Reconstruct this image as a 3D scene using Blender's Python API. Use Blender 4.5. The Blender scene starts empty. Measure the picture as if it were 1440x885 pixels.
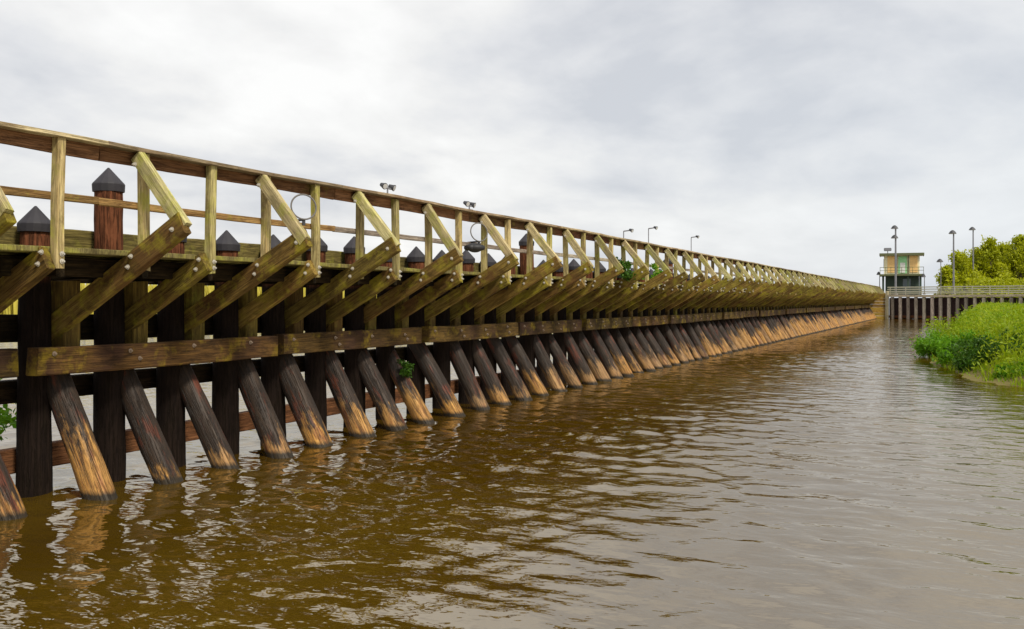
import bpy, bmesh, math, random
import numpy as np
from mathutils import Vector, Matrix, noise as mnoise

R = random.Random(11)
RNG = np.random.default_rng(5)
scene = bpy.context.scene
COL = scene.collection

# ------------------------------------------------------------------ camera
F = 1350.0                      # focal length in pixels of the 1440 px photograph
TH = math.atan(622.0 / F)       # pier runs along +Y, camera looks a little left of it
CT, ST = math.cos(TH), math.sin(TH)
EYE = 2.087
cam_d = bpy.data.cameras.new('camera')
cam = bpy.data.objects.new('camera', cam_d)
COL.objects.link(cam)
cam.location = (0, 0, EYE)
cam.rotation_euler = (math.radians(90), 0, TH)
cam_d.sensor_width = 36
cam_d.lens = F / 1440 * 36
cam_d.shift_y = -19.5 / 1440
cam_d.clip_start = 0.05
cam_d.clip_end = 9000
scene.camera = cam


def at(px, zc, z=0.0):
    xc = (px - 720) / F * zc
    return Vector((xc * CT - zc * ST, xc * ST + zc * CT, z))


def zat(py, zc):
    return EYE - (py - 423) / F * zc


# ------------------------------------------------------------------ node helpers
class NT:
    def __init__(self, name):
        self.m = bpy.data.materials.new(name)
        self.m.use_nodes = True
        self.t = self.m.node_tree
        self.t.nodes.clear()
        self.out = self.n('ShaderNodeOutputMaterial')

    def n(self, typ, **kw):
        nd = self.t.nodes.new(typ)
        for k, v in kw.items():
            setattr(nd, k, v)
        return nd

    def l(self, a, b):
        self.t.links.new(a, b)

    def val(self, sock, v):
        if hasattr(v, 'is_output') or isinstance(v, bpy.types.NodeSocket):
            self.l(v, sock)
        else:
            sock.default_value = v

    def mix(self, f, a, b, mode='MIX'):
        nd = self.n('ShaderNodeMix', data_type='RGBA', blend_type=mode)
        self.val(nd.inputs[0], f)
        self.val(nd.inputs[6], a if not isinstance(a, tuple) else (*a, 1)[:4])
        self.val(nd.inputs[7], b if not isinstance(b, tuple) else (*b, 1)[:4])
        return nd.outputs[2]

    def math(self, op, a, b=0.0, c=0.0, clamp=False):
        nd = self.n('ShaderNodeMath', operation=op, use_clamp=clamp)
        for s, v in zip(nd.inputs, (a, b, c)):
            self.val(s, v)
        return nd.outputs[0]

    def noise(self, vec, scale, detail=4.0, rough=0.6, dist=0.0):
        nd = self.n('ShaderNodeTexNoise')
        if vec is not None:
            self.l(vec, nd.inputs['Vector'])
        nd.inputs['Scale'].default_value = scale
        nd.inputs['Detail'].default_value = detail
        nd.inputs['Roughness'].default_value = rough
        nd.inputs['Distortion'].default_value = dist
        return nd.outputs['Fac']

    def ramp(self, f, stops, interp='LINEAR'):
        nd = self.n('ShaderNodeValToRGB')
        nd.color_ramp.interpolation = interp
        el = nd.color_ramp.elements
        while len(el) < len(stops):
            el.new(0.5)
        for e, (p, c) in zip(el, stops):
            e.position = p
            e.color = (*c, 1)[:4] if isinstance(c, tuple) else (c, c, c, 1)
        self.l(f, nd.inputs[0])
        return nd.outputs[0]

    def mapping(self, vec, scale=(1, 1, 1), loc=None):
        nd = self.n('ShaderNodeMapping')
        self.l(vec, nd.inputs[0])
        nd.inputs['Scale'].default_value = scale
        if loc is not None:
            self.val(nd.inputs['Location'], loc)
        return nd.outputs[0]

    def principled(self, color, rough=0.8, normal=None, **kw):
        p = self.n('ShaderNodeBsdfPrincipled')
        self.val(p.inputs['Base Color'], (*color, 1)[:4] if isinstance(color, tuple) else color)
        self.val(p.inputs['Roughness'], rough)
        if normal is not None:
            self.l(normal, p.inputs['Normal'])
        for k, v in kw.items():
            self.val(p.inputs[k], v)
        self.l(p.outputs[0], self.out.inputs[0])
        return p

    def bump(self, h, dist=0.01, strength=1.0):
        b = self.n('ShaderNodeBump')
        b.inputs['Strength'].default_value = strength
        b.inputs['Distance'].default_value = dist
        self.l(h, b.inputs['Height'])
        return b.outputs[0]

    def local(self):
        """object coordinates pushed by a per-object random amount"""
        tc = self.n('ShaderNodeTexCoord')
        oi = self.n('ShaderNodeObjectInfo')
        comb = self.n('ShaderNodeCombineXYZ')
        r = self.math('MULTIPLY', oi.outputs['Random'], 37.0)
        self.l(r, comb.inputs[0]); self.l(r, comb.inputs[1]); self.l(r, comb.inputs[2])
        add = self.n('ShaderNodeVectorMath', operation='ADD')
        self.l(tc.outputs['Object'], add.inputs[0]); self.l(comb.outputs[0], add.inputs[1])
        return add.outputs[0], oi.outputs['Random']

    def pos(self):
        g = self.n('ShaderNodeNewGeometry')
        return g.outputs['Position']


def wood(name, dark, light, lichen=None, lichen_amt=0.0, stain=None, grain=1.0, rough=0.85, spec=0.2):
    """sawn weathered timber: grain along local Z, checks, stains and lichen patches"""
    t = NT(name)
    v, rnd = t.local()
    g = t.noise(t.mapping(v, (14 * grain, 14 * grain, 0.7)), 2.2, 6, 0.65)
    fine = t.noise(t.mapping(v, (70, 70, 2.2)), 1.5, 3, 0.6)
    big = t.noise(v, 1.7, 3, 0.55)
    base = t.mix(t.ramp(g, [(0.3, 0.0), (0.7, 1.0)]), dark, light)
    base = t.mix(t.math('MULTIPLY', t.ramp(fine, [(0.42, 1.0), (0.55, 0.0)]), 0.45), base,
                 tuple(c * 0.35 for c in dark))
    hue = t.n('ShaderNodeHueSaturation')
    hue.inputs['Saturation'].default_value = 1.0
    t.l(t.math('MULTIPLY_ADD', rnd, 0.70, 0.62), hue.inputs['Value'])
    t.l(t.math('MULTIPLY_ADD', t.math('FRACT', t.math('MULTIPLY', rnd, 7.13)), 0.03, 0.485), hue.inputs['Hue'])
    t.l(base, hue.inputs['Color'])
    base = hue.outputs[0]
    if stain:
        base = t.mix(t.math('MULTIPLY', t.ramp(big, [(0.48, 0.0), (0.66, 1.0)]), 0.7), base, stain)
    blot = t.noise(t.mapping(v, (1, 1, .45)), 6.0, 5, 0.7, .4)
    base = t.mix(t.math('MULTIPLY', t.ramp(blot, [(0.36, 1.0), (0.50, 0.0)]), 0.6), base, tuple(c * 0.4 for c in dark))
    if lichen:
        ln = t.noise(t.pos(), 3.1, 5, 0.7)
        lf = t.ramp(ln, [(0.62 - 0.25 * lichen_amt, 0.0), (0.80 - 0.25 * lichen_amt, 1.0)])
        base = t.mix(t.math('MULTIPLY', lf, 0.75), base, lichen)
    h = t.math('ADD', t.math('MULTIPLY', g, 0.6), t.math('MULTIPLY', t.ramp(fine, [(0.36, 0.0), (0.5, 1.0)]), 0.5))
    t.principled(base, rough, t.bump(h, 0.012, 0.8), **{'Specular IOR Level': spec})
    return t.m


def pile_mat(name, tide):
    """round creosoted pile; the splash zone above the water has lost its dark coat; far gold also paints in light"""
    t = NT(name)
    v, rnd = t.local()
    g = t.noise(t.mapping(v, (11, 11, 0.5)), 2.4, 6, 0.65)
    fine = t.noise(t.mapping(v, (30, 30, 1.6)), 1.5, 4, 0.65, .6)
    mot = t.noise(t.mapping(v, (1, 1, .55)), 9.0, 5, 0.7, .5)
    g = t.math('ADD', t.math('MULTIPLY', g, .5), t.math('MULTIPLY', mot, .5))
    if tide:
        base = t.mix(t.ramp(g, [(0.3, 0.0), (0.7, 1.0)]), (0.008, 0.005, 0.004), (0.048, 0.028, 0.015))
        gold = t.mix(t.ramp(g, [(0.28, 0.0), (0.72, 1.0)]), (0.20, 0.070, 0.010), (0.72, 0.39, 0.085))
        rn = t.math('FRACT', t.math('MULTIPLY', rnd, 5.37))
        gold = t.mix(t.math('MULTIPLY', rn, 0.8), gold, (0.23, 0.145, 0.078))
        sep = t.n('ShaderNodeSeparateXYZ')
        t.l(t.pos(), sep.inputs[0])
        far_f = t.math('MULTIPLY', t.math('SUBTRACT', sep.outputs[1], 14.0), .02, clamp=True)  # gold climbs higher with distance, painting in the lit far waterline
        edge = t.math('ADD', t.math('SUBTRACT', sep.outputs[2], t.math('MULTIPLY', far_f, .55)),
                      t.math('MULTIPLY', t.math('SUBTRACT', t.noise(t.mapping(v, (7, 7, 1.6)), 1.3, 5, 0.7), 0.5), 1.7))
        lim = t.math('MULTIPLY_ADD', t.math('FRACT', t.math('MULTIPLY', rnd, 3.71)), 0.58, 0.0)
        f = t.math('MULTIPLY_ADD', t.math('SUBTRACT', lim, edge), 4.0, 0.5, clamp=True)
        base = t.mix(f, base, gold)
        # rust-red weeps and dark slime line right at the water
        rust = t.ramp(t.noise(t.mapping(v, (7, 7, 1.6)), 1.2, 5, 0.65), [(0.54, 0.0), (0.64, 1.0)])
        base = t.mix(t.math('MULTIPLY', rust, 0.55), base, (0.15, 0.030, 0.010))
        wet = t.math('MULTIPLY_ADD', t.math('SUBTRACT', 0.07, t.math('ADD', sep.outputs[2],
                     t.math('MULTIPLY', t.math('SUBTRACT', g, 0.5), 0.10))), 18.0, 0.5, clamp=True)
        base = t.mix(wet, base, (0.022, 0.014, 0.005))
        rgh = 0.6
    else:
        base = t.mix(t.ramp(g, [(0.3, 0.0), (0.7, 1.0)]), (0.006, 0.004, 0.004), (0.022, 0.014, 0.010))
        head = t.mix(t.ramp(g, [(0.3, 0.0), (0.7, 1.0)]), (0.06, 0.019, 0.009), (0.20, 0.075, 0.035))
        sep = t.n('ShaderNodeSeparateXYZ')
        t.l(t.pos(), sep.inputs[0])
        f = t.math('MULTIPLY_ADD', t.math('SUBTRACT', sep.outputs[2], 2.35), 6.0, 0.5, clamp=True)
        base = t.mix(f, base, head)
        rgh = 0.9
    base = t.mix(t.math('MULTIPLY', t.ramp(fine, [(0.40, 1.0), (0.52, 0.0)]), 0.6), base, (0.010, 0.007, 0.004))
    h = t.math('ADD', t.math('MULTIPLY', g, 0.7), t.math('MULTIPLY', t.ramp(fine, [(0.36, 0.0), (0.5, 1.0)]), 0.5))
    t.principled(base, rgh, t.bump(h, 0.02, 0.9), **{'Specular IOR Level': 0.35 if tide else 0.08})
    return t.m


def plain(name, c, rough=0.6, metal=0.0, var=0.25, scale=6.0):
    t = NT(name)
    v, rnd = t.local()
    nz = t.noise(v, scale, 4, 0.6)
    base = t.mix(nz, tuple(x * (1 - var) for x in c), tuple(min(1, x * (1 + var)) for x in c))
    t.principled(base, rough, t.bump(nz, 0.004, 0.4), Metallic=metal)
    return t.m


def leafmat(name, c1, c2, c3, scale=1.2, trans=0.35):
    t = NT(name)
    p = t.pos()
    big = t.noise(p, scale, 3, 0.6)
    g = t.n('ShaderNodeNewGeometry')
    ri = g.outputs['Random Per Island']
    base = t.mix(t.ramp(big, [(0.35, 0.0), (0.65, 1.0)]), c1, c2)
    base = t.mix(t.math('MULTIPLY', ri, 0.6), base, c3)
    pr = t.n('ShaderNodeBsdfPrincipled')
    t.l(base, pr.inputs['Base Color'])
    pr.inputs['Roughness'].default_value = 0.55
    pr.inputs['Specular IOR Level'].default_value = 0.3
    tr = t.n('ShaderNodeBsdfTranslucent')
    t.l(base, tr.inputs[0])
    mx = t.n('ShaderNodeMixShader')
    mx.inputs[0].default_value = trans
    t.l(pr.outputs[0], mx.inputs[1]); t.l(tr.outputs[0], mx.inputs[2])
    t.l(mx.outputs[0], t.out.inputs[0])
    return t.m


LICH = (0.26, 0.25, 0.030)
M = {
    'rail': wood('rail_wood', (0.26, 0.19, 0.072), (0.60, 0.50, 0.23), (0.33, 0.32, 0.040), 0.50),
    'cap': wood('cap_wood', (0.26, 0.19, 0.10), (0.52, 0.42, 0.26), None, 0, (0.16, 0.09, 0.04)),
    'railbeam': wood('rail_beam_wood', (0.12, 0.050, 0.020), (0.28, 0.14, 0.065), LICH, 0.18),
    'midrail': wood('mid_rail_wood', (0.20, 0.090, 0.030), (0.42, 0.24, 0.10), LICH, 0.15),
    'midgrey': wood('grey_rail_wood', (0.20, 0.16, 0.12), (0.42, 0.36, 0.28), None, 0.0),
    'strut': wood('strut_wood', (0.095, 0.057, 0.009), (0.34, 0.24, 0.055), (0.30, 0.26, 0.018), 0.50, (0.10, 0.042, 0.014)),
    'brace': wood('brace_wood', (0.27, 0.22, 0.10), (0.60, 0.52, 0.27), (0.32, 0.33, 0.035), 0.55),
    'boltdark': plain('rusty_bolt', (0.20, 0.15, 0.11), 0.7, 0.1),
    'wale': wood('wale_wood', (0.040, 0.021, 0.005), (0.125, 0.072, 0.017), (0.24, 0.17, 0.010), 0.36, (0.045, 0.020, 0.014)),
    'hanger': wood('hanger_wood', (0.085, 0.050, 0.011), (0.22, 0.145, 0.032), LICH, 0.30),
    'deck': wood('deck_wood', (0.16, 0.12, 0.05), (0.36, 0.29, 0.11), (0.33, 0.32, 0.05), 0.6),
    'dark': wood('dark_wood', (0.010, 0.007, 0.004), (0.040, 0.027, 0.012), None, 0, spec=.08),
    'toe': wood('toe_wood', (0.08, 0.060, 0.016), (0.19, 0.15, 0.045), LICH, 0.35),
    'low': wood('low_beam_wood', (0.09, 0.035, 0.014), (0.24, 0.105, 0.042), None, 0),
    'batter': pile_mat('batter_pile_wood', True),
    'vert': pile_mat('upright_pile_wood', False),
    'capm': plain('pile_cap_metal', (0.018, 0.016, 0.021), 0.7, 0.0, .6),
    'bolt': plain('galvanised_bolt', (0.46, 0.43, 0.37), 0.55, 0.2),
    'lampdark': plain('lamp_dark_metal', (0.05, 0.05, 0.055), 0.5, 0.2),
    'lampgrey': plain('lamp_grey_metal', (0.20, 0.20, 0.22), 0.5, 0.3),
    'glass': plain('lamp_glass', (0.5, 0.5, 0.5), 0.2),
    'rope': plain('grey_rope', (0.14, 0.13, 0.12), 0.9),
    'black': plain('black_rubber', (0.015, 0.015, 0.018), 0.6),
    'farpile': wood('far_pile_wood', (0.28, 0.23, 0.18), (0.62, 0.54, 0.44), None, 0),
    'farcap': wood('far_cap_wood', (0.34, 0.29, 0.20), (0.60, 0.54, 0.36), None, 0),
    'fardark': wood('far_dark_wood', (0.020, 0.012, 0.012), (0.07, 0.042, 0.036), None, 0),
    'bulk': wood('bulkhead_wood', (0.22, 0.13, 0.02), (0.46, 0.30, 0.06), None, 0),
    'farrail': plain('far_rail_paint', (0.48, 0.46, 0.34), 0.7),
    'cream': plain('cream_wall', (0.78, 0.72, 0.48), 0.8),
    'orange': plain('orange_panel', (0.82, 0.52, 0.20), 0.7),
    'green': plain('green_panel', (0.30, 0.62, 0.30), 0.7),
    'roof': plain('roof_sheet', (0.42, 0.42, 0.34), 0.7),
    'olive': plain('olive_trim', (0.10, 0.11, 0.045), 0.7),
    'shade': plain('dark_trim', (0.035, 0.060, 0.042), 0.7),
    'white': plain('white_paint', (0.75, 0.74, 0.70), 0.6),
    'pane': plain('window_glass', (0.10, 0.13, 0.14), 0.08),
    'bark': plain('bark', (0.10, 0.075, 0.05), 0.9),
}

# ------------------------------------------------------------------ object helpers
W = {}


def link(name, mesh, mat, parent=None, mw=None, smooth=False):
    o = bpy.data.objects.new(name, mesh)
    COL.objects.link(o)
    if mesh is not None and mat is not None and len(mesh.materials) == 0:
        mesh.materials.append(mat)
    mw = mw or Matrix()
    W[o] = mw.copy()
    if parent is not None:
        o.parent = parent
        o.matrix_parent_inverse = W[parent].inverted()
    o.matrix_basis = mw
    if smooth and mesh is not None:
        mesh.polygons.foreach_set('use_smooth', [True] * len(mesh.polygons))
    return o


def tag(o, label=None, cat=None, group=None, kind=None):
    if label: o['label'] = label
    if cat: o['category'] = cat
    if group: o['group'] = group
    if kind: o['kind'] = kind
    return o


def empty(name, loc, label, cat, group=None):
    o = bpy.data.objects.new(name, None)
    COL.objects.link(o)
    o.empty_display_size = 0.3
    mw = Matrix.Translation(loc)
    o.matrix_basis = mw
    W[o] = mw
    return tag(o, label, cat, group)


def to_mesh(bm, name='mesh'):
    me = bpy.data.meshes.new(name)
    bm.normal_update()
    bm.to_mesh(me)
    bm.free()
    return me


def raw_mesh(name, verts, faces):
    """verts (n,3) float array, faces (m,4) int array"""
    me = bpy.data.meshes.new(name)
    verts = np.asarray(verts, np.float32); faces = np.asarray(faces, np.int32)
    k = faces.shape[1]
    me.vertices.add(len(verts)); me.vertices.foreach_set('co', verts.ravel())
    me.loops.add(faces.size); me.loops.foreach_set('vertex_index', faces.ravel())
    me.polygons.add(len(faces))
    me.polygons.foreach_set('loop_start', np.arange(0, faces.size, k, dtype=np.int32))
    me.polygons.foreach_set('loop_total', np.full(len(faces), k, np.int32))
    me.update(calc_edges=True)
    return me


def box(bm, c, s, rot=None):
    m = Matrix.Translation(c)
    if rot: m = m @ rot
    r = bmesh.ops.create_cube(bm, size=1, matrix=m @ Matrix.Diagonal((*s, 1)))
    return r['verts']


def cyl(bm, p0, p1, r0, r1=None, seg=12):
    p0, p1 = Vector(p0), Vector(p1)
    d = p1 - p0
    q = d.to_track_quat('Z', 'Y').to_matrix().to_4x4()
    bmesh.ops.create_cone(bm, cap_ends=True, segments=seg, radius1=r0, radius2=r0 if r1 is None else r1,
                          depth=d.length, matrix=Matrix.Translation((p0 + p1) / 2) @ q)


_tc = {}


def timber_mesh(w, h, L, var=0, segs=None):
    key = (round(w, 3), round(h, 3), round(L, 2), var)
    if key in _tc:
        return _tc[key]
    rr = random.Random(hash(key) & 0xffff)
    n = segs or max(1, min(16, int(L / 0.5)))
    bm = bmesh.new()
    rings = []
    b = min(0.012, w * 0.12, h * 0.12)
    prof = [(-w/2 + b, -h/2), (w/2 - b, -h/2), (w/2, -h/2 + b), (w/2, h/2 - b),
            (w/2 - b, h/2), (-w/2 + b, h/2), (-w/2, h/2 - b), (-w/2, -h/2 + b)]
    bowx, bowy = rr.uniform(-.004, .004) * L, rr.uniform(-.004, .004) * L
    for i in range(n + 1):
        u = i / n
        k = 4 * u * (1 - u)
        jx, jy = rr.uniform(-.004, .004), rr.uniform(-.004, .004)
        rings.append([bm.verts.new((x * rr.uniform(.97, 1.02) + bowx * k + jx, y * rr.uniform(.97, 1.02) + bowy * k + jy, u * L
                                    + (rr.uniform(-.012, .012) if i in (0, n) else 0))) for x, y in prof])
    for a, c in zip(rings, rings[1:]):
        for j in range(8):
            bm.faces.new((a[j], a[(j + 1) % 8], c[(j + 1) % 8], c[j]))
    bm.faces.new(rings[0][::-1]); bm.faces.new(rings[-1])
    me = to_mesh(bm, 'timber')
    _tc[key] = me
    return me


def frame(p0, p1, side=(0, 1, 0)):
    """matrix with local Z from p0 to p1 and local X near 'side'"""
    p0, p1 = Vector(p0), Vector(p1)
    z = (p1 - p0).normalized()
    x = Vector(side); x = (x - z * x.dot(z)).normalized()
    y = z.cross(x)
    m = Matrix((x, y, z)).transposed().to_4x4()
    m.translation = p0
    return m


def timber(name, p0, p1, w, h, mat, parent, side=(0, 1, 0), var=None):
    L = (Vector(p1) - Vector(p0)).length
    me = timber_mesh(w, h, L, R.randrange(4) if var is None else var)
    key = (me.name, mat.name)
    if len(me.materials) and me.materials[0] != mat:
        k2 = ('mat',) + key
        if k2 not in _tc:
            _tc[k2] = me.copy(); _tc[k2].materials.clear()
        me = _tc[k2]
    return link(name, me, mat, parent, frame(p0, p1, side))


def timber_bm(bm, p0, p1, w, h, side=(0, 1, 0)):
    L = (Vector(p1) - Vector(p0)).length
    tmp = bmesh.new(); tmp.from_mesh(timber_mesh(w, h, L, R.randrange(4)))
    tmp.transform(frame(p0, p1, side))
    me = bpy.data.meshes.new('tmp'); tmp.to_mesh(me); tmp.free()
    bm.from_mesh(me); bpy.data.meshes.remove(me)


def pile_mesh(L, r0, r1, seed, rings=None, seg=18):
    rr = random.Random(seed)
    n = rings or int(L / 0.12)
    V, Fc = [], []
    ph = [rr.uniform(0, 6.28) for _ in range(6)]
    bx, by = rr.uniform(-.02, .02), rr.uniform(-.02, .02)
    for i in range(n + 1):
        u = i / n
        r = r0 + (r1 - r0) * u
        for j in range(seg):
            a = 2 * math.pi * j / seg
            k = 1 + .035 * math.sin(2 * a + ph[0] + u * 1.3) + .02 * math.sin(3 * a + ph[1] - u * 2) \
                + .05 * mnoise.noise(Vector((math.cos(a) * 2 + seed, math.sin(a) * 2, u * L * 1.8))) + .03 * mnoise.noise(Vector((math.cos(a) * 4 + seed, math.sin(a) * 4, u * L * 6)))
            V.append((r * k * math.cos(a) + bx * 4 * u * (1 - u), r * k * math.sin(a) + by * 4 * u * (1 - u), u * L))
    bm = bmesh.new()
    vs = [bm.verts.new(v) for v in V]
    for i in range(n):
        for j in range(seg):
            f = bm.faces.new((vs[i * seg + j], vs[i * seg + (j + 1) % seg], vs[(i + 1) * seg + (j + 1) % seg], vs[(i + 1) * seg + j]))
            f.smooth = True
    bm.faces.new(vs[:seg][::-1]); bm.faces.new(vs[-seg:])
    return to_mesh(bm, 'pile')


def join_into(bm, me, mw):
    t = bmesh.new(); t.from_mesh(me); t.transform(mw)
    tmp = bpy.data.meshes.new('t'); t.to_mesh(tmp); t.free()
    bm.from_mesh(tmp); bpy.data.meshes.remove(tmp)


# ------------------------------------------------------------------ the pier
STEP = 1.012
S0 = 7.52
KS, K0, K1, KEND = -8, -3, 97, 110   # bays K0..K1-1 one by one; the rest (far away or out of frame) as one part of each kind
DR = 7.745                          # rail plane
pier = empty('timber_pier', (-8.8, 7.5, 0),
             'long weathered timber pier on raking piles with cantilevered walkway and railing, left of the channel', 'pier')

batter_meshes = [pile_mesh(2.72, R.uniform(.158, .186), R.uniform(.138, .16), 100 + i) for i in range(12)]
vert_meshes = [pile_mesh(4.0, .190, .152, 200 + i) for i in range(5)]
tall_mesh = pile_mesh(4.65, .195, .160, 300)


def cap_mesh():
    bm = bmesh.new()
    prof = [(.178, 0), (.183, .085), (.176, .10), (.010, .285)]
    seg = 16
    rings = [[bm.verts.new((r * math.cos(6.28318 * j / seg), r * math.sin(6.28318 * j / seg), z)) for j in range(seg)] for r, z in prof]
    for a, b in zip(rings, rings[1:]):
        for j in range(seg):
            bm.faces.new((a[j], a[(j + 1) % seg], b[(j + 1) % seg], b[j]))
    bm.faces.new(rings[0][::-1]); bm.faces.new(rings[-1])
    return to_mesh(bm, 'cap')


def bolt_mesh():
    bm = bmesh.new()
    cyl(bm, (0, 0, 0), (0, 0, .006), .026, seg=12)
    cyl(bm, (0, 0, .006), (0, 0, .024), .016, seg=6)
    cyl(bm, (0, 0, .024), (0, 0, .036), .008, seg=8)
    return to_mesh(bm, 'bolt')


CAP, BOLT = cap_mesh(), bolt_mesh()


BOLT2 = BOLT.copy()


def bolt(p, d, parent, dark=False):
    m = Vector(d).to_track_quat('Z', 'Y').to_matrix().to_4x4()
    m.translation = Vector(p)
    return link('bolt', BOLT2 if dark else BOLT, M['boltdark' if dark else 'bolt'], parent, m)


far = {}


def fb(name, mat):
    if name not in far:
        far[name] = (bmesh.new(), mat)
    return far[name][0]


LEAN = .60
for k in range(KS, KEND):
    s = S0 + STEP * k
    single = K0 <= k < K1
    # --- raking pile
    jb = R.uniform(-.09, .09)
    ang = LEAN + R.uniform(-.06, .06)
    zb = -.9
    d = Vector((-ang, R.uniform(-.06, .06), 1)).normalized()
    p = Vector((-8.26, s - .17 + jb, 0)) + d * (zb / d.z)
    mw = frame(p, p + d, (math.cos(k), math.sin(k), 0))
    me = batter_meshes[(k * 5) % 12]
    if single:
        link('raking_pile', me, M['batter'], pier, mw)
    else:
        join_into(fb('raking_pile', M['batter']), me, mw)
    # --- upright pile with its cap
    tall = (k - 1) % 12 == 0
    low = R.uniform(-.10, .03) if not tall else 0
    if k in (3, 7): low = -.10
    p = Vector((-9.04, s - .25 + R.uniform(-.03, .03), -1.09 + low - (.15 if tall else 0)))
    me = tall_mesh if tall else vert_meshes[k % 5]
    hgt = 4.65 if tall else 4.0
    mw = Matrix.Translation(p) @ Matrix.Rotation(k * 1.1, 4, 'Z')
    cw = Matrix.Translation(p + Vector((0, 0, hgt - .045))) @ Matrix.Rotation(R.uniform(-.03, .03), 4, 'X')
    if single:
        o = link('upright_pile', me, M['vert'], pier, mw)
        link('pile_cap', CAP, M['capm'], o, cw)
    else:
        join_into(fb('upright_pile', M['vert']), me, mw)
        join_into(fb('pile_cap', M['capm']), CAP, cw)
    s += R.uniform(-.035, .035)
    # --- hanger post, joist
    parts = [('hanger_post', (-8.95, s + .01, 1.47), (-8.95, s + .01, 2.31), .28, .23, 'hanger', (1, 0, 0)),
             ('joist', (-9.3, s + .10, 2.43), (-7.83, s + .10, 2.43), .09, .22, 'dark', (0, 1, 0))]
    # --- rail post
    parts.append(('rail_post', (-DR, s, 2.40), (-DR, s, 3.635), .095, .10, 'rail', (0, 1, 0)))
    # --- strut (long on every second bay, where a brace rises from its tip to the rail)
    braced = k % 2 == 0
    a0 = Vector((-9.22, s - .105, 1.655))
    sl = Vector((1, R.uniform(-.012, .012), .565 + R.uniform(-.018, .018))).normalized()
    L = (2.45 if braced else 1.72) + R.uniform(-.05, .04)
    a1 = a0 + sl * L
    parts.append(('strut', a0, a1, .10, R.choice((.225, .235, .245)), 'strut', (0, 1, 0)))
    bolt_s = None
    made = {}
    for nm, q0, q1, w, h, mt, sd in parts:
        if nm == 'rail_post':
            j = R.uniform(-.03, .03)
            q1 = (q1[0] + R.uniform(-.02, .012), q1[1] + j, q1[2])
        if single:
            L_ = round((Vector(q1) - Vector(q0)).length, 2)
            q1 = Vector(q0) + (Vector(q1) - Vector(q0)).normalized() * L_
            made[nm] = timber(nm, q0, q1, w, h, M[mt], pier, sd)
        else:
            timber_bm(fb(nm, M[mt]), q0, q1, w, h, sd)
    if braced:
        tip = a1 - sl * .10
        b0 = Vector((tip.x + .075, s - .098, tip.z + .0))
        b1 = Vector((-DR + .01, s - .098, 3.60))
        if single:
            timber('brace', b0, b1, .085, .15, M['brace'], made['strut'], (0, 1, 0))
        else:
            timber_bm(fb('brace', M['brace']), b0, b1, .085, .15)
    if single and k < 34:
        mid = a0 + sl * ((9.22 - DR) / sl.x)
        for dz in (.055, -.055):
            pp = mid + Vector((-.03 + dz * .4, -.048, dz))
            bolt(pp, (0, -1, 0), made['strut'])
        pp = a0 + sl * .22
        bolt(pp + Vector((0, -.048, 0)), (0, -1, 0), made['strut'])
        for z in (2.46, 2.53):
            bolt((-DR + .05, s + .01, z), (1, 0, 0), made['rail_post'])
        if braced:
            bolt(a1 - sl * .13 + Vector((0, -.048, 0)), (0, -1, 0), made['strut'])
            bolt((-DR + .02, s - .142, 3.50), (0, -1, 0), made['strut'])

for nm, (bm, mt) in far.items():
    o = link(nm, to_mesh(bm, nm), mt, pier)
    tag(o, kind='stuff')

S_A, S_B = S0 + STEP * KS - .6, S0 + STEP * (KEND - 1) + .6
# wales, four bays long, alternately a little proud
j = 0
s = 6.92 - 3 * 4.05
while s < S_B - 1:
    proud = .055 if j % 2 == 1 else 0.0
    e = min(s + 3.86, S_B)
    dz = R.uniform(-.012, .012)
    o = timber('wale', (-8.69 + proud, s, 1.465 + dz), (-8.69 + proud, e, 1.465 + dz), .17, .29, M['wale'], pier, (1, 0, 0))
    if s < 45:
        q = s + .22
        while q < e:
            for dq, z in ((0, 1.52),) if R.random() < .5 else ((0, 1.52), (.10, 1.42)):
                bolt((-8.60 + proud, q + dq + R.uniform(-.03, .03), z + R.uniform(-.02, .02)), (1, 0, 0), o, True)
            q += STEP
    s += 4.05
    j += 1
# continuous members in eight-bay lengths
s = S_A
j = 0
while s < S_B - .1:
    e = min(s + 8 * STEP, S_B)
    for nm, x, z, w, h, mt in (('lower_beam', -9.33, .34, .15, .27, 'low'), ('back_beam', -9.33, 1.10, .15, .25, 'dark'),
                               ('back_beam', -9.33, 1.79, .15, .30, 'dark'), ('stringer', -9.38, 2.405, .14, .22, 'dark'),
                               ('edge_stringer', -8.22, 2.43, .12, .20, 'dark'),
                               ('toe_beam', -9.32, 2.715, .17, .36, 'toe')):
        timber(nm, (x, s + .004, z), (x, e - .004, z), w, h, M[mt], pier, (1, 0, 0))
    s = e
    j += 1
s = S0 - 8 * STEP - .5
yj = [R.uniform(-.009, .009) for _ in range(80)]
j = 0
while s < S_B - .1:
    e = min(s + 4 * STEP, S_B)
    z0, z1 = yj[j], yj[j + 1]
    timber('top_rail', (-DR - .02, s + .003, 3.660 + z0), (-DR - .02, e - .003, 3.660 + z1), .19, .042, M['cap'], pier, (1, 0, 0))
    timber('rail_beam', (-DR - .075, s + .003, 3.568 + z0), (-DR - .075, e - .003, 3.568 + z1), .045, .155, M['railbeam'], pier, (1, 0, 0))
    mm = M['midrail'] if s < 9.0 else M['midgrey']
    timber('mid_rail', (-DR - .075, s + .003, 3.085 + z1), (-DR - .075, e - .003, 3.085 + z0), .05, .075, mm, pier, (1, 0, 0))
    s = e
    j += 1
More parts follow.
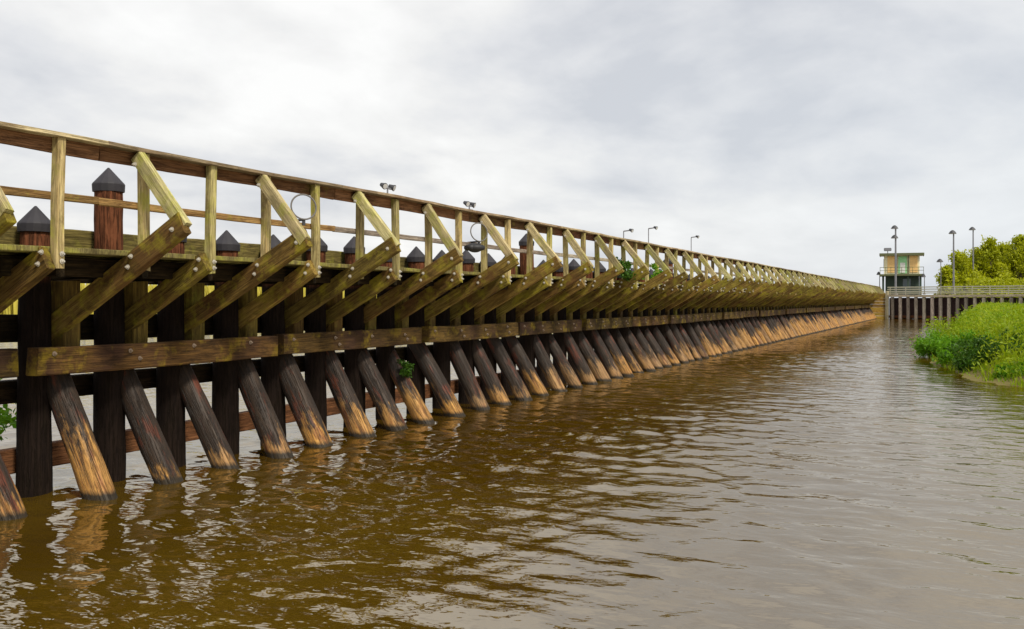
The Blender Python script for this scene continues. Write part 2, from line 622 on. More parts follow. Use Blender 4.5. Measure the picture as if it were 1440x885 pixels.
# deck: longitudinal planks, one part
bm = bmesh.new()
xs = [(-7.80 - .243 * i) for i in range(4)]
for i, x in enumerate(xs):
    s = S_A - R.uniform(0, 2)
    while s < S_B:
        e = min(s + 4.05, S_B)
        timber_bm(bm, (x - .12, s + .004, 2.575), (x - .12, e - .004, 2.575), .236, .055, (1, 0, 0))
        s = e
link('deck', to_mesh(bm, 'deck'), M['deck'], pier)

# ------------------------------------------------------------------ fittings on the rail
def sp(px, D):
    return D * (F / CT / CT / (1342 - px) - math.tan(TH))


def torus(bm, c, R0, r, axis, seg=28, sub=8):
    q = Vector(axis).to_track_quat('Z', 'Y').to_matrix()
    rings = []
    for i in range(seg):
        a = 2 * math.pi * i / seg
        ring = []
        for k in range(sub):
            b = 2 * math.pi * k / sub
            v = Vector(((R0 + r * math.cos(b)) * math.cos(a), (R0 + r * math.cos(b)) * math.sin(a), r * math.sin(b)))
            ring.append(bm.verts.new(Vector(c) + q @ v))
        rings.append(ring)
    for i in range(seg):
        a, b = rings[i], rings[(i + 1) % seg]
        for k in range(sub):
            f = bm.faces.new((a[k], b[k], b[(k + 1) % sub], a[(k + 1) % sub])); f.smooth = True


def hoop(px, label, bundle):
    s = sp(px, DR - .02)
    c = Vector((-DR + .10, s, 3.085 + .215))
    e = empty('line_hoop', (-DR + .02, s, 3.12), label, 'hoop', 'wire hoops on the middle rail')
    bm = bmesh.new(); torus(bm, c, .165, .011, (.75, -.55, .15))
    link('ring', to_mesh(bm), M['rope'], e, smooth=True)
    bm = bmesh.new()
    cyl(bm, (-DR - .03, s, 3.128), (-DR + .10, s, 3.135), .016)
    cyl(bm, (-DR + .10, s, 3.06), (-DR + .10, s, 3.145), .022)
    box(bm, (-DR - .03, s, 3.132), (.07, .09, .014))
    link('bracket', to_mesh(bm), M['lampdark'], e)
    if bundle:
        bm = bmesh.new()
        bmesh.ops.create_uvsphere(bm, u_segments=18, v_segments=10, radius=1,
                                  matrix=Matrix.Translation((-DR + .06, s - .10, 3.02)) @ Matrix.Diagonal((.11, .22, .085, 1)))
        torus(bm, (-DR + .06, s - .10, 3.02), .14, .05, (0, 0, 1))
        link('coil', to_mesh(bm), M['black'], e, smooth=True)


hoop(420, 'thin grey hoop on the middle rail, nearer of the two, with nothing hung below it', False)
hoop(668, 'thin grey hoop on the middle rail with a dark coil hung below it', True)


def flood(px, heads, h, label, grp, single_arm=False):
    D = DR + .02
    s = sp(px, D)
    base = Vector((-D, s, 3.682))
    e = empty('rail_floodlight', base, label, 'floodlight', grp)
    bm = bmesh.new()
    cyl(bm, base, base + Vector((0, 0, h)), .013, seg=10)
    box(bm, base + Vector((0, 0, .006)), (.10, .10, .012))
    if heads == 2:
        cyl(bm, base + Vector((0, -.14, h)), base + Vector((0, .14, h)), .014, seg=8)
    else:
        cyl(bm, base + Vector((0, 0, h)), base + Vector((.20, 0, h + .02)), .016, seg=8)
    link('stem', to_mesh(bm), M['lampgrey'], e)
    for i in range(heads):
        c = base + (Vector((0, -.12 + .24 * i, h + .03)) if heads == 2 else Vector((.20, 0, h + .02)))
        d = Vector((.85, -.25 + .4 * i, -.35)).normalized()
        bm = bmesh.new()
        cyl(bm, c - d * .05, c + d * .035, .028, .046, 14)
        cyl(bm, c + d * .035, c + d * .047, .050, .050, 14)
        hd = link('lamp_head', to_mesh(bm), M['lampdark'], e)
        bm = bmesh.new(); cyl(bm, c + d * .044, c + d * .051, .040, .040, 14)
        link('lens', to_mesh(bm), M['glass'], hd)


flood(545, 2, .10, 'dark twin headed floodlight on top of the handrail, nearest and largest of the rail lamps', 'lamps along the handrail')
flood(660, 2, .08, 'dark twin headed floodlight on the handrail above the hoop with the coil', 'lamps along the handrail')
flood(877, 1, .20, 'small single lamp low on the handrail, just left of the thin stemmed one', 'lamps along the handrail')
flood(912, 1, .42, 'single lamp on the tallest thin stem above the handrail', 'lamps along the handrail')
flood(972, 1, .46, 'farthest single lamp on a thin stem above the handrail', 'lamps along the handrail')

# ------------------------------------------------------------------ foliage
def leaf_cloud(pts, size, nrm_up=0.3, aspect=0.55):
    n = len(pts)
    pts = np.asarray(pts)
    d = RNG.normal(size=(n, 3)); d[:, 2] += nrm_up
    d /= np.linalg.norm(d, axis=1, keepdims=True)
    t = RNG.normal(size=(n, 3)); t -= d * (t * d).sum(1, keepdims=True)
    t /= np.linalg.norm(t, axis=1, keepdims=True)
    b = np.cross(d, t)
    L = size * RNG.uniform(.6, 1.35, (n, 1))
    Wd = L * aspect
    v = np.stack([pts - t * L * .5, pts + b * Wd * .5 + d * L * .06, pts + t * L * .5, pts - b * Wd * .5 + d * L * .06], 1)
    f = np.arange(n * 4).reshape(n, 4)
    return v.reshape(-1, 3), f


def clump_points(n, clumps, per_r):
    c = np.asarray(clumps)
    idx = RNG.integers(0, len(c), n)
    d = np.clip(RNG.normal(size=(n, 3)), -2.1, 2.1) * .58
    rad = np.asarray(per_r)[idx][:, None]
    return c[idx] + d * rad * np.array([1, 1, .8])


LEAF = {
    'tree': leafmat('tree_leaf', (0.20, 0.25, 0.004), (0.46, 0.50, 0.008), (0.48, 0.48, 0.012), .8, .5),
    'bush': leafmat('bush_leaf', (0.060, 0.20, 0.004), (0.15, 0.36, 0.008), (0.20, 0.36, 0.010), 1.6, .45),
    'darkbush': leafmat('dark_bush_leaf', (0.018, 0.065, 0.003), (0.05, 0.13, 0.005), (0.07, 0.15, 0.006), 1.8),
    'reed': leafmat('reed_leaf', (0.10, 0.17, 0.006), (0.17, 0.22, 0.010), (0.24, 0.25, 0.02), .5, .4),
    'marsh': leafmat('marsh_leaf', (0.10, 0.25, 0.004), (0.33, 0.43, 0.008), (0.36, 0.40, 0.012), .45, .5),
    'gold': leafmat('gold_reed_leaf', (0.50, 0.44, 0.05), (0.62, 0.54, 0.09), (0.66, 0.58, 0.14), .2, .4),
}


def limb_mesh(bm, p0, p1, r0, r1, seg=8, n=5, wob=.08):
    p0, p1 = Vector(p0), Vector(p1)
    prev = None
    d = (p1 - p0)
    q = d.to_track_quat('Z', 'Y').to_matrix()
    for i in range(n + 1):
        u = i / n
        c = p0 + d * u + Vector((R.uniform(-1, 1), R.uniform(-1, 1), 0)) * wob * d.length * .25 * (u * (1 - u) * 4)
        r = r0 + (r1 - r0) * u
        ring = [bm.verts.new(c + q @ Vector((r * math.cos(6.283 * a / seg), r * math.sin(6.283 * a / seg), 0))) for a in range(seg)]
        if prev:
            for a in range(seg):
                bm.faces.new((prev[a], prev[(a + 1) % seg], ring[(a + 1) % seg], ring[a]))
        prev = ring


def tree(px, zc, top, width, label, n=9500, trunk_f=.12, leaf=.34, mat='tree', z0=.6):
    b = at(px, zc, z0)
    h = top - z0
    e = empty('broadleaf_tree', b, label, 'tree', 'trees behind the far wall')
    bm = bmesh.new()
    limb_mesh(bm, b - Vector((0, 0, .3)), b + Vector((0, 0, h * .7)), .05 * h * .55, .02 * h * .5)
    cl, rs = [], []
    for i in range(64):
        a = R.uniform(0, 6.28)
        u = R.uniform(trunk_f, 1)
        prof = math.sin(math.pi * min(1, (u - trunk_f) / (1 - trunk_f) * .80 + .17))
        rr = width * .5 * prof * R.uniform(.35, 1.0)
        c = b + Vector((math.cos(a) * rr, math.sin(a) * rr, h * u * .94))
        cl.append(tuple(c)); rs.append(width * R.uniform(.08, .20))
        if i % 4 == 0:
            limb_mesh(bm, b + Vector((0, 0, h * (trunk_f * .5 + .4 * (u - trunk_f)))), c, .035, .012, 6, 4)
    link('trunk', to_mesh(bm), M['bark'], e)
    P = clump_points(n, cl, rs)
    v, f = leaf_cloud(P, leaf)
    link('crown', raw_mesh('crown', v, f), LEAF[mat], e)


for a in [(1332, 119, 6.6, 2.6, 'smallest yellow green tree at the left end of the tree row'),
          (1349, 122, 8.2, 4.6, 'rounded tree under the first of the two tall lamp posts, right of the smallest tree'),
          (1374, 126, 8.9, 5.2, 'broad olive green tree beneath the second tall lamp post'),
          (1393, 124, 10.4, 3.9, 'narrow upright tree with a pointed top in the middle of the row'),
          (1412, 130, 9.9, 5.6, 'wide low tree just right of the pointed one'),
          (1436, 126, 10.9, 5.6, 'tallest full crowned tree at the right edge of the photo'),
          (1462, 132, 11.4, 6.5, 'tree partly cut by the right edge of the photo, behind the tallest one')]:
    tree(*a)
# undergrowth joining the trees low down, counted by nobody
pts = []
for px in range(1326, 1475, 4):
    for q in range(170):
        zc = R.uniform(116, 126)
        p = at(px + R.uniform(-3, 3), zc, .5 + 5.2 * R.random() ** .9 * (0.75 + .3 * math.sin(px * .17)))
        pts.append(tuple(p))
for px in range(1362, 1475, 4):
    for q in range(120):
        pts.append(tuple(at(px + R.uniform(-3, 3), R.uniform(112, 115), .5 + 4.2 * R.random())))
v, f = leaf_cloud(pts, .42)
tag(link('undergrowth', raw_mesh('undergrowth', v, f), LEAF['tree']), 'tangled olive undergrowth below the far trees behind the cross wall', 'undergrowth', kind='stuff')


def shrub(name, px, zc, w, h, mat, label, n=3000, leaf=.10, z0=.1, cat='shrub', nst=9):
    b = at(px, zc, z0)
    e = empty(name, b, label, cat)
    bm = bmesh.new()
    cl, rs = [], []
    for i in range(max(10, int(nst * 4))):
        a = R.uniform(0, 6.28); rr = w * .5 * math.sqrt(R.random()) * .9
        zz = h * R.uniform(.25, .88) * (1 - .45 * (rr / (w * .5)) ** 2)
        c = b + Vector((math.cos(a) * rr, math.sin(a) * rr, zz))
        cl.append(tuple(c)); rs.append(min(w, h * 1.3) * R.uniform(.10, .20))
        if i < nst:
            limb_mesh(bm, b + Vector((math.cos(a) * .1, math.sin(a) * .1, -.1)), c, .018, .006, 5, 3)
    link('stem', to_mesh(bm), M['bark'], e)
    v, f = leaf_cloud(clump_points(n, cl, rs), leaf)
    link('foliage', raw_mesh('foliage', v, f), LEAF[mat], e)
    return e


for sx, sz, sw, sh, sm, sn, sl in [
    (1321, 35.6, 1.7, .80, 'bush', 6500, 'low bright green leafy mound at the very tip of the right bank'),
    (1342, 35.0, 2.6, 1.15, 'bush', 8000, 'broad bright green bush just behind the tip mound of the right bank'),
    (1362, 30.5, 2.6, 1.10, 'bush', 8000, 'green bush over the water edge between the tip and the dark bush'),
    (1372, 42.0, 4.2, 1.75, 'marsh', 9000, 'tall yellow green bush highest on the bank, farthest of the leafy bushes'),
    (1396, 28.0, 2.4, 1.10, 'darkbush', 7000, 'darkest green bush overhanging the water on the right bank'),  # shadow on this bush is put into its dark leaf colour
    (1408, 34.0, 3.6, 1.65, 'marsh', 9000, 'yellow green bush above and behind the darkest bush'),
    (1434, 25.0, 1.5, .50, 'bush', 3600, 'small bright green clump low at the water edge by the right side of the photo'),
    (1432, 28.6, 2.4, 1.25, 'darkbush', 6500, 'dark bush at the right edge above the small bright clump'),
    (1455, 35.0, 3.8, 1.80, 'marsh', 8000, 'yellow green bush cut by the right edge of the photo')]:
    shrub('shrub', sx, sz, sw, sh, sm, sl, sn, .085, .0)


def blades(pts, hmin, hmax, wid, lean=.35):
    pts = np.asarray(pts); n = len(pts)
    h = RNG.uniform(hmin, hmax, n) if np.isscalar(hmin) else hmin
    a = RNG.uniform(0, 6.283, n)
    dx = np.stack([np.cos(a), np.sin(a), np.zeros(n)], 1)
    la = RNG.uniform(0, 6.283, n)
    ln = np.stack([np.cos(la), np.sin(la), np.zeros(n)], 1) * (h * RNG.uniform(.05, lean, n))[:, None]
    up = np.array([0, 0, 1.])
    w = wid * RNG.uniform(.6, 1.4, n)[:, None]
    b0, b1 = pts - dx * w * .5, pts + dx * w * .5
    m = pts + up * h[:, None] * .6 + ln * .35
    m0, m1 = m - dx * w * .5, m + dx * w * .5
    t = pts + up * h[:, None] + ln
    t0, t1 = t - dx * w * .08, t + dx * w * .08
    v = np.stack([b0, b1, m1, m0, t1, t0], 1).reshape(-1, 3)
    i = np.arange(n)[:, None] * 6
    f = np.concatenate([i + np.array([[0, 1, 2, 3]]), i + np.array([[3, 2, 4, 5]])], 0)
    return v, f


# ------------------------------------------------------------------ right bank
shore = [(9.0, -30), (6.0, 0), (4.2, 10), (2.7, 19)] + [tuple(at(px, zc)[:2]) for px, zc in
         ((1440, 22.7), (1380, 24.6), (1345, 27.0), (1316, 30.8), (1299, 36), (1302, 44), (1327, 57), (1345, 74), (1349, 88), (1346, 108))]
shore += [(0.5, 200), (80, 200), (80, -30)]
SH = np.array(shore)


def sdist(x, y):
    """signed distance to the bank outline, positive inside (arrays)"""
    p = np.stack([x, y], -1)
    dm = np.full(x.shape, 1e9); inside = np.zeros(x.shape, bool)
    for i in range(len(SH)):
        a, b = SH[i], SH[(i + 1) % len(SH)]
        ab = b - a
        t = np.clip(((p - a) @ ab) / (ab @ ab), 0, 1)
        dm = np.minimum(dm, np.linalg.norm(p - (a + t[..., None] * ab), axis=-1))
        c = ((a[1] > y) != (b[1] > y)) & (x < (b[0] - a[0]) * (y - a[1]) / (b[1] - a[1] + 1e-12) + a[0])
        inside ^= c
    return np.where(inside, dm, -dm)


def bank_h(x, y):
    d = sdist(x, y)
    return np.clip(np.where(d < .35, d * .10, .035 + (d - .35) * .3), -.35, .55) - .02 + .03 * np.sin(x * 1.7 + y * .6) * np.sin(y * 1.3)


gx, gy = np.arange(-4, 78, .8), np.arange(-28, 198, .8)
X, Y = np.meshgrid(gx, gy)
Z = bank_h(X, Y)
nx, ny = len(gx), len(gy)
idx = np.arange(nx * ny).reshape(ny, nx)
fc = np.stack([idx[:-1, :-1], idx[:-1, 1:], idx[1:, 1:], idx[1:, :-1]], -1).reshape(-1, 4)
t = NT('bank_mud')
nz = t.noise(t.pos(), 1.3, 5, .6)
t.principled(t.mix(nz, (.09, .068, .012), (.17, .14, .022)), .9, t.bump(nz, .05, .6))
tag(link('right_bank', raw_mesh('bank', np.stack([X.ravel(), Y.ravel(), Z.ravel()], 1), fc), t.m, smooth=True), kind='structure')

# marsh grass covering the bank
n = 150000
x = RNG.uniform(-3, 26, n); y = 18 + 95 * RNG.random(n) ** 1.35
d = sdist(x, y)
nzv = np.array([mnoise.noise(Vector((a * .35, b * .22, 0))) for a, b in zip(x, y)])
keep = (d > .12) & (RNG.random(n) < np.clip(1.35 - .012 * y, .2, 1)) & (x < 4 + .35 * (y - 18))
x, y, d, nzv = x[keep], y[keep], d[keep], nzv[keep]
hh = np.clip(.15 + d * .36, .15, .95) * RNG.uniform(.5, 1.0, len(x)) * (1 + .45 * nzv) * np.where(RNG.random(len(x)) < .05, 1.7, 1.0)
v, f = blades(np.stack([x, y, bank_h(x, y) - .05], 1), hh, None, .035, .7)

# leafy canopy of the same growth
n = 150000
x = RNG.uniform(-3, 26, n); y = 22 + 86 * RNG.random(n) ** 1.3
d = sdist(x, y)
nzv = np.array([mnoise.noise(Vector((a * .55, b * .33, 3))) + .5 * mnoise.noise(Vector((a * 1.3, b * .8, 7))) for a, b in zip(x, y)])
keep = (d > .4) & (x < 4 + .35 * (y - 18))
x, y, d, nzv = x[keep], y[keep], d[keep], nzv[keep]
top = np.clip(.22 + (d - .4) * .75, .2, 1.18) * (1 + .34 * nzv)
z = bank_h(x, y) + top * (1 - .55 * RNG.random(len(x)) ** 2.2)
v2, f2 = leaf_cloud(np.stack([x, y, z], 1), .13, .6, .4)
LEAFY = (v2, f2)
v, f = np.concatenate([v, LEAFY[0]]), np.concatenate([f, LEAFY[1] + len(v)])
tag(link('marsh_grass', raw_mesh('marsh', v, f), LEAF['marsh']), 'dense yellow green marsh grass covering the right bank', 'grass', kind='stuff')

# far reeds beyond the open water behind the pier
n = 26000
a = RNG.random(n)
px_ = -900 + a * 1950
zc_ = 138 + RNG.uniform(0, 14, n)
xc = (px_ - 720) / F * zc_
wx, wy = xc * CT - zc_ * ST, xc * ST + zc_ * CT
v, f = blades(np.stack([wx, wy, np.full(n, -.1)], 1), 3.0, 5.3, .30, .22)
tag(link('far_reeds', raw_mesh('far_reeds', v, f), LEAF['gold']), 'sunlit yellow reed belt on the far shore behind the pier', 'reeds', kind='stuff')

# plants on and behind the pier
def tuft(name, c, r, mat, label, n, leaf, drop=0.0, cat='plant'):
    c = Vector(c)
    cl = [tuple(c + Vector((R.uniform(-r, r), R.uniform(-r, r), R.uniform(-r, r) - drop * R.random()))) for _ in range(9)]
    v, f = leaf_cloud(clump_points(n, cl, [r * R.uniform(.35, .6) for _ in cl]), leaf)
    me = raw_mesh(name, v, f)
    o = link(name, me, LEAF[mat])
    return tag(o, label, cat)


tuft('grass_tuft', (-8.68, 14.27, 1.0), .13, 'darkbush', 'dark green tuft of moss and grass growing on a raking pile under the wale', 900, .06, .12)
tuft('vine', (-7.72, 23.3, 2.95), .22, 'darkbush', 'dark green vine on the railing, nearer of the two vines', 700, .09, .1)
tuft('vine', (-7.78, 26.4, 2.9), .25, 'bush', 'bright green vine on the railing, the farther of the two vines', 600, .09, .1)
e = empty('water_plant', (-10.55, 7.95, 0), 'leafy green water plant behind the pier at the lower left', 'plant')
bm = bmesh.new()
cl = []
for i in range(11):
    p1 = Vector((-10.55 + R.uniform(-.4, .4), 7.95 + R.uniform(-.5, .30), R.uniform(.45, 1.0)))
    limb_mesh(bm, (-10.55, 7.95, -.3), p1, .015, .006, 5, 4, .3)
    cl.append(tuple(p1))
link('stem', to_mesh(bm), M['bark'], e)
v, f = leaf_cloud(clump_points(420, cl, [.16] * len(cl)), .11)
link('foliage', raw_mesh('f', v, f), LEAF['bush'], e)

# ------------------------------------------------------------------ cross wall at the end of the channel
A = at(1249, 111); B = at(1470, 97.5)
du = (B - A).normalized(); LW = (B - A).length
nv = Vector((du.y, -du.x, 0))            # toward the camera
if nv.y > 0: nv = -nv
wall = empty('cross_wall', (A + B) / 2, 'timber cross wall of pale upright piles with a railing, closing the far end of the channel', 'wall')


def beam(name, u0, u1, off, z, w, h, mat, var=None):
    return timber(name, A + du * u0 + nv * off + Vector((0, 0, z)), A + du * u1 + nv * off + Vector((0, 0, z)), w, h, M[mat], wall, tuple(nv), var)


fp = [pile_mesh(3.6, .21, .19, 500 + i, 10, 12) for i in range(3)]
u = .6
i = 0
while u < LW:
    o = link('pile', fp[i % 3], M['farpile'], wall, Matrix.Translation(A + du * u + nv * .12 + Vector((0, 0, -1.1))))
    u += .95
    i += 1
beam('planking', 0, LW, -.30, 1.2, .12, 2.4, 'fardark', 0)
beam('cap_beam', 0, LW, .10, 2.66, .55, .26, 'farcap', 0)
beam('low_wale', 0, LW, -.13, .25, .16, .26, 'low', 0)
u = .3
while u < LW:
    beam_o = timber('rail_post', A + du * u + nv * .1 + Vector((0, 0, 2.79)), A + du * u + nv * .1 + Vector((0, 0, 3.62)), .09, .09, M['farrail'], wall)
    u += 1.9
for z in (3.62, 3.38, 3.14, 2.95):
    beam('rail', 0, LW, .17, z, .04, .12, 'farrail', 0)
# golden end bulkhead where pier and cross wall meet
P1 = Vector((-9.4, S_B + .1, 0))
bk = empty('end_bulkhead', (P1 + A) / 2, 'golden brown plank bulkhead joining the pier to the cross wall', 'bulkhead')
bd = (A - P1); bl = bd.length; bd.normalize()
bn = Vector((bd.y, -bd.x, 0))
for i in range(8):
    z = .15 + .34 * i
    timber('plank', P1 + Vector((0, 0, z)), P1 + bd * bl + Vector((0, 0, z)), .09, .33, M['bulk'], bk, tuple(bn))
timber('corner_post', A + Vector((0, 0, -.8)) + nv * .22, A + Vector((0, 0, 3.2)) + nv * .22, .30, .30, M['farcap'], bk, tuple(du))

# ------------------------------------------------------------------ control house
HZ = 114.0
hc = at(1268, HZ)
rd = Vector((CT, ST, 0)); fd = Vector((-ST, CT, 0))        # house faces down the channel, square to the view of the wall
hf = Vector((hc.x, hc.y, 0)).normalized()
hd = Matrix((Vector((hf.y, -hf.x, 0)), hf, Vector((0, 0, 1)))).transposed().to_4x4()
HM = Matrix.Translation((hc.x, hc.y, 0)) @ hd
house = empty('control_house', (hc.x, hc.y, 2.6), 'small raised control house with orange and green panels and a flat roof', 'control house')


def hpart(name, boxes, mat, parent=None, smooth=False):
    bm = bmesh.new()
    for c, s in boxes:
        vs = box(bm, c, s)
    bmesh.ops.bevel(bm, geom=bm.edges[:], offset=.02, segments=1, affect='EDGES')
    bm.transform(HM)
    return link(name, to_mesh(bm), M[mat], parent or house)


# local: x along the wall, y away from camera, z up
hpart('base_platform', [((0, 0, 2.65), (5.2, 3.6, .22))], 'olive')
for x in (-2.05, -.7, .7, 2.05):
    for y in (-1.4, 1.4):
        hpart('post', [((x, y, 3.88), (.20, .20, 2.24))], 'shade')
hpart('lower_room', [((.05, .35, 3.88), (3.7, 1.9, 2.22))], 'shade')
hpart('lower_door', [((.55, -.63, 3.72), (.85, .05, 1.9))], 'pane')
hpart('balcony', [((0, 0, 5.10), (4.9, 3.6, .22))], 'olive')
w = hpart('wall', [((0, .2, 6.32), (3.9, 2.7, 2.20))], 'cream')
hpart('shutter', [((-1.16, -1.18, 6.36), (.80, .06, 1.95))], 'orange')
hpart('shutter', [((1.30, -1.18, 6.36), (.85, .06, 1.95))], 'orange')
dr = hpart('door', [((.10, -1.18, 6.30), (.95, .06, 2.05))], 'green')
hpart('door_window', [((.10, -1.225, 5.95), (.55, .03, 1.2))], 'white', dr)
for tx, tw in ((-.55, .12), (.72, .10)):
    hpart('corner_trim', [((tx, -1.19, 6.32), (tw, .09, 2.18))], 'olive')
hpart('window', [((-1.98, .3, 6.5), (.05, 1.4, 1.1))], 'pane')
hpart('roof', [((0, .1, 7.53), (4.75, 3.7, .20))], 'roof')
hpart('roof_fascia', [((0, -1.78, 7.52), (4.8, .06, .30)), ((-2.41, .1, 7.52), (.06, 3.7, .30)), ((2.41, .1, 7.52), (.06, 3.7, .30))], 'olive')
rails = [((0, -1.74, 6.0), (4.8, .05, .06)), ((0, -1.74, 5.62), (4.8, .04, .05))]
for i in range(9):
    rails.append(((-2.36 + .59 * i, -1.74, 5.60), (.05, .05, .80)))
hpart('balcony_railing', rails, 'olive')
an = empty('roof_antenna', HM @ Vector((-1.55, .2, 7.64)), 'small grey antenna box on the left corner of the control house roof', 'antenna')
bm = bmesh.new()
cyl(bm, (-1.55, .2, 7.63), (-1.55, .2, 8.05), .05)
bm.transform(HM); link('stem', to_mesh(bm), M['lampgrey'], an)
bm = bmesh.new(); box(bm, (-1.55, .2, 8.2), (.85, .35, .38)); bmesh.ops.bevel(bm, geom=bm.edges[:], offset=.05, segments=2, affect='EDGES')
bm.transform(HM); link('box', to_mesh(bm), M['lampgrey'], an)


def lamp_post(px, zc, topy, z0, label, heads=1, r=.09, grp='tall lamp posts by the cross wall', head=.42):
    b = at(px, zc, z0)
    zt = zat(topy, zc)
    e = empty('lamp_post', b, label, 'lamp post', grp)
    bm = bmesh.new()
    cyl(bm, b, Vector((b.x, b.y, zt)), r, r * .7, 10)
    cyl(bm, b, b + Vector((0, 0, .12)), r * 2.2, r * 2.0, 12)
    link('pole', to_mesh(bm), M['lampgrey'], e)
    for i in range(heads):
        zz = zt - i * 1.1
        bm = bmesh.new()
        c = Vector((b.x, b.y, zz)) - rd * .12
        cyl(bm, c + Vector((0, 0, -.13)), c + Vector((0, 0, .12)), head, head * .6, 14)
        cyl(bm, c + Vector((0, 0, .12)), c + Vector((0, 0, .24)), head * .6, head * .2, 14)
        if i: cyl(bm, c, Vector((b.x, b.y, zz)), .05)
        hd_ = link('lamp_head', to_mesh(bm), M['lampdark'], e)
        bm = bmesh.new(); cyl(bm, c + Vector((0, 0, -.17)), c + Vector((0, 0, -.131)), head * .9, head * .9, 14)
        link('lens', to_mesh(bm), M['glass'], hd_)


def wz(px):       # distance of the cross wall along the ray of pixel px
    r = (px - 720) / F
    # at(px,zc) on line A + du t
    dirv = Vector((r * CT - ST, r * ST + CT))
    det = dirv.x * (-du.y) + du.x * dirv.y
    return (A.x * (-du.y) + du.x * A.y) / det


lamp_post(1259.5, wz(1259.5) + .2, 320, 2.79, 'tall lamp post with two heads standing in front of the control house', 2, .13)
lamp_post(1341, wz(1341) + .1, 327, 2.79, 'tall single lamp post, the left one of the two in front of the trees', 1, .11)
lamp_post(1368.5, 121, 322, .6, 'tall single lamp post rising out of the tree crowns, right of the other one', 1, .11)
SG = 'low lamps around the control house'
lamp_post(1237, 117, 385, 2.6, 'low dark lamp left of the control house on the pier end', 1, .06, SG, .26)
lamp_post(1300, wz(1300) + .2, 388, 2.79, 'low dark lamp just right of the control house balcony', 1, .06, SG, .26)
lamp_post(1323, 116, 367, 2.0, 'middle height grey lamp at the left end of the tree row', 1, .06, SG, .40)

# ------------------------------------------------------------------ water
def wave_h(x, y):
    h = np.zeros_like(x)
    rg = np.random.default_rng(3)
    for i in range(34):
        lam = 0.32 * (1.08 ** i)
        if lam > 5: break
        th = rg.normal(math.radians(68), .80)
        k = 2 * math.pi / lam
        amp = .0088 * lam / (1 + (lam / .75) ** 1.7)
        h += amp * np.sin(k * (x * math.cos(th) + y * math.sin(th)) + rg.uniform(0, 6.28))
    patch = .75 + .5 * np.sin(x * .37 + 1.1 * np.sin(y * .21)) * np.sin(y * .29 + 1)
    return h * patch


x0, x1, y0, y1 = -16.0, 8.0, 0.0, 135.0
gx = np.linspace(x0, x1, 321)
gy = [y0]
while gy[-1] < y1:
    gy.append(gy[-1] + max(.065, .0042 * gy[-1]))
gy[-1] = y1
gy = np.array(gy)
X, Y = np.meshgrid(gx, gy)
fade = np.clip(np.minimum(np.minimum(X - x0, x1 - X), np.minimum(Y - y0, y1 - Y)), 0, 1)
calm = 1.05 - .42 * np.clip((X + 5.0) / 6.0, 0, 1)          # waves are steeper near the piles that throw them back
calm = calm * (1 - .45 * np.clip((Y - 12) / 40, 0, 1))                # and the sheltered far end is calmer
Z = wave_h(X, Y) * fade * calm
i = np.arange(X.size).reshape(X.shape)
f = np.stack([i[:-1, :-1], i[:-1, 1:], i[1:, 1:], i[1:, :-1]], -1).reshape(-1, 4)
v = np.stack([X.ravel(), Y.ravel(), Z.ravel()], 1)
Bg = 4000.0
ov = np.array([(-Bg, -Bg, 0), (Bg, -Bg, 0), (Bg, Bg, 0), (-Bg, Bg, 0), (x0, y0, 0), (x1, y0, 0), (x1, y1, 0), (x0, y1, 0)], float)
of = np.array([(0, 1, 5, 4), (1, 2, 6, 5), (2, 3, 7, 6), (3, 0, 4, 7)]) + len(v)
t = NT('muddy_water')
p = t.pos()
n1 = t.noise(t.mapping(p, (1.0, 1.7, 1)), 1.7, 2, .45, .3)
n2 = t.noise(t.mapping(p, (1.0, 1.6, 1)), 5.0, 2, .5)
n3 = t.noise(t.mapping(p, (.18, .10, 1)), 1.0, 3, .5)
hgt = t.math('ADD', t.math('MULTIPLY', n1, .032), t.math('MULTIPLY', n2, .010))
hgt = t.math('MULTIPLY', hgt, t.ramp(n3, [(.35, .45), (.65, 1.0)]))
mud = t.mix(t.ramp(n3, [(.45, 0.0), (.7, 1.0)]), (.052, .027, .0006), (.088, .053, .004))
t.principled(mud, .05, t.bump(hgt, 1.0, 1.0), IOR=3.8, **{'Specular Tint': (1.0, .93, .80, 1)})
water = link('water', raw_mesh('water', np.concatenate([v, ov]), np.concatenate([f, of])), t.m, smooth=True)
tag(water, kind='structure')

# ------------------------------------------------------------------ sky and sun
SUN_EL, SUN_AZ = math.radians(48), math.radians(116)     # azimuth clockwise from +Y
w = bpy.data.worlds.new('World')
scene.world = w
w.use_nodes = True
nt = w.node_tree
nt.nodes.clear()


class WN(NT):
    def __init__(self, tree):
        self.t = tree
        self.out = tree.nodes.new('ShaderNodeOutputWorld')


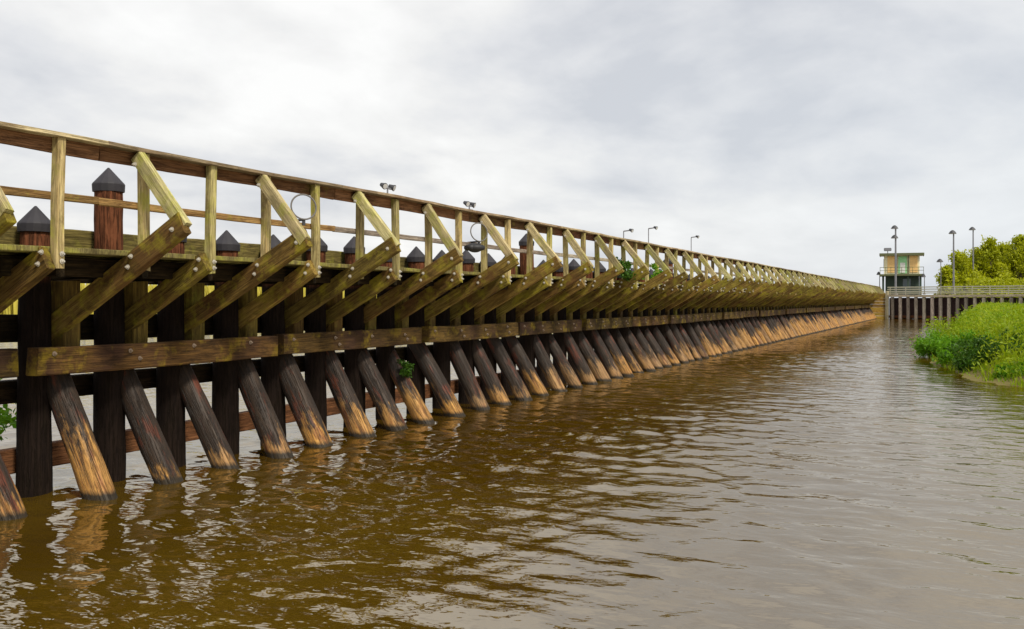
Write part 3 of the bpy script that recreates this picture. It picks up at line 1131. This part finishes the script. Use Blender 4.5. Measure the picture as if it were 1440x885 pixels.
t = WN(nt)
sky = t.n('ShaderNodeTexSky', sky_type='NISHITA')
sky.sun_disc = False
sky.sun_elevation = SUN_EL
sky.sun_rotation = SUN_AZ
sky.air_density = 1.2
sky.dust_density = 2.0
tc = t.n('ShaderNodeTexCoord')
sep = t.n('ShaderNodeSeparateXYZ')
t.l(tc.outputs['Generated'], sep.inputs[0])
zz = t.math('ADD', t.math('MAXIMUM', sep.outputs[2], 0.0), .27)
comb = t.n('ShaderNodeCombineXYZ')
t.l(t.math('DIVIDE', sep.outputs[0], zz), comb.inputs[0])
t.l(t.math('DIVIDE', sep.outputs[1], zz), comb.inputs[1])
cv = t.mapping(comb.outputs[0], (1.35, 1.1, 1), (3.1, 1.7, 0))
c1 = t.noise(cv, .95, 7, .52, .35)
c2 = t.noise(cv, 2.6, 5, .55, .2)
cf = t.math('ADD', t.math('MULTIPLY', c1, .68), t.math('MULTIPLY', c2, .32))
cloud = t.ramp(cf, [(.38, (5.6, 5.75, 6.1)), (.46, (6.9, 6.95, 7.1)), (.53, (8.0, 7.95, 7.85)), (.61, (8.9, 8.85, 8.7))])
# ramps clamp at 1 in the UI only; scale explicitly
far_f = t.math('MULTIPLY', t.math('MULTIPLY_ADD', sep.outputs[0], 1.5, .78, clamp=True), t.math('MULTIPLY_ADD', sep.outputs[2], -2.6, 1.0, clamp=True))
cloud = t.mix(t.math('MULTIPLY', far_f, .75), cloud, (6.0, 6.55, 7.2))
skyc = t.mix(.93, sky.outputs[0], cloud)
bg = t.n('ShaderNodeBackground')
t.l(skyc, bg.inputs[0])
bg.inputs[1].default_value = .10
t.l(bg.outputs[0], t.out.inputs[0])

sd = bpy.data.lights.new('sun', 'SUN')
so = bpy.data.objects.new('sun', sd)
COL.objects.link(so)
sd.energy = 3.4
sd.angle = math.radians(11)
sd.color = (1.0, .93, .80)
dirv = Vector((math.sin(SUN_AZ) * math.cos(SUN_EL), math.cos(SUN_AZ) * math.cos(SUN_EL), math.sin(SUN_EL)))
so.rotation_euler = dirv.to_track_quat('Z', 'Y').to_euler()
so.location = (20, -10, 30)

vs = scene.view_settings
vs.view_transform = 'Standard'
vs.look = 'None'
vs.exposure = 0.22
vs.gamma = 1
vs.use_curve_mapping = False
scene.render.engine = 'CYCLES'
scene.cycles.max_bounces = 6
scene.cycles.use_denoising = True
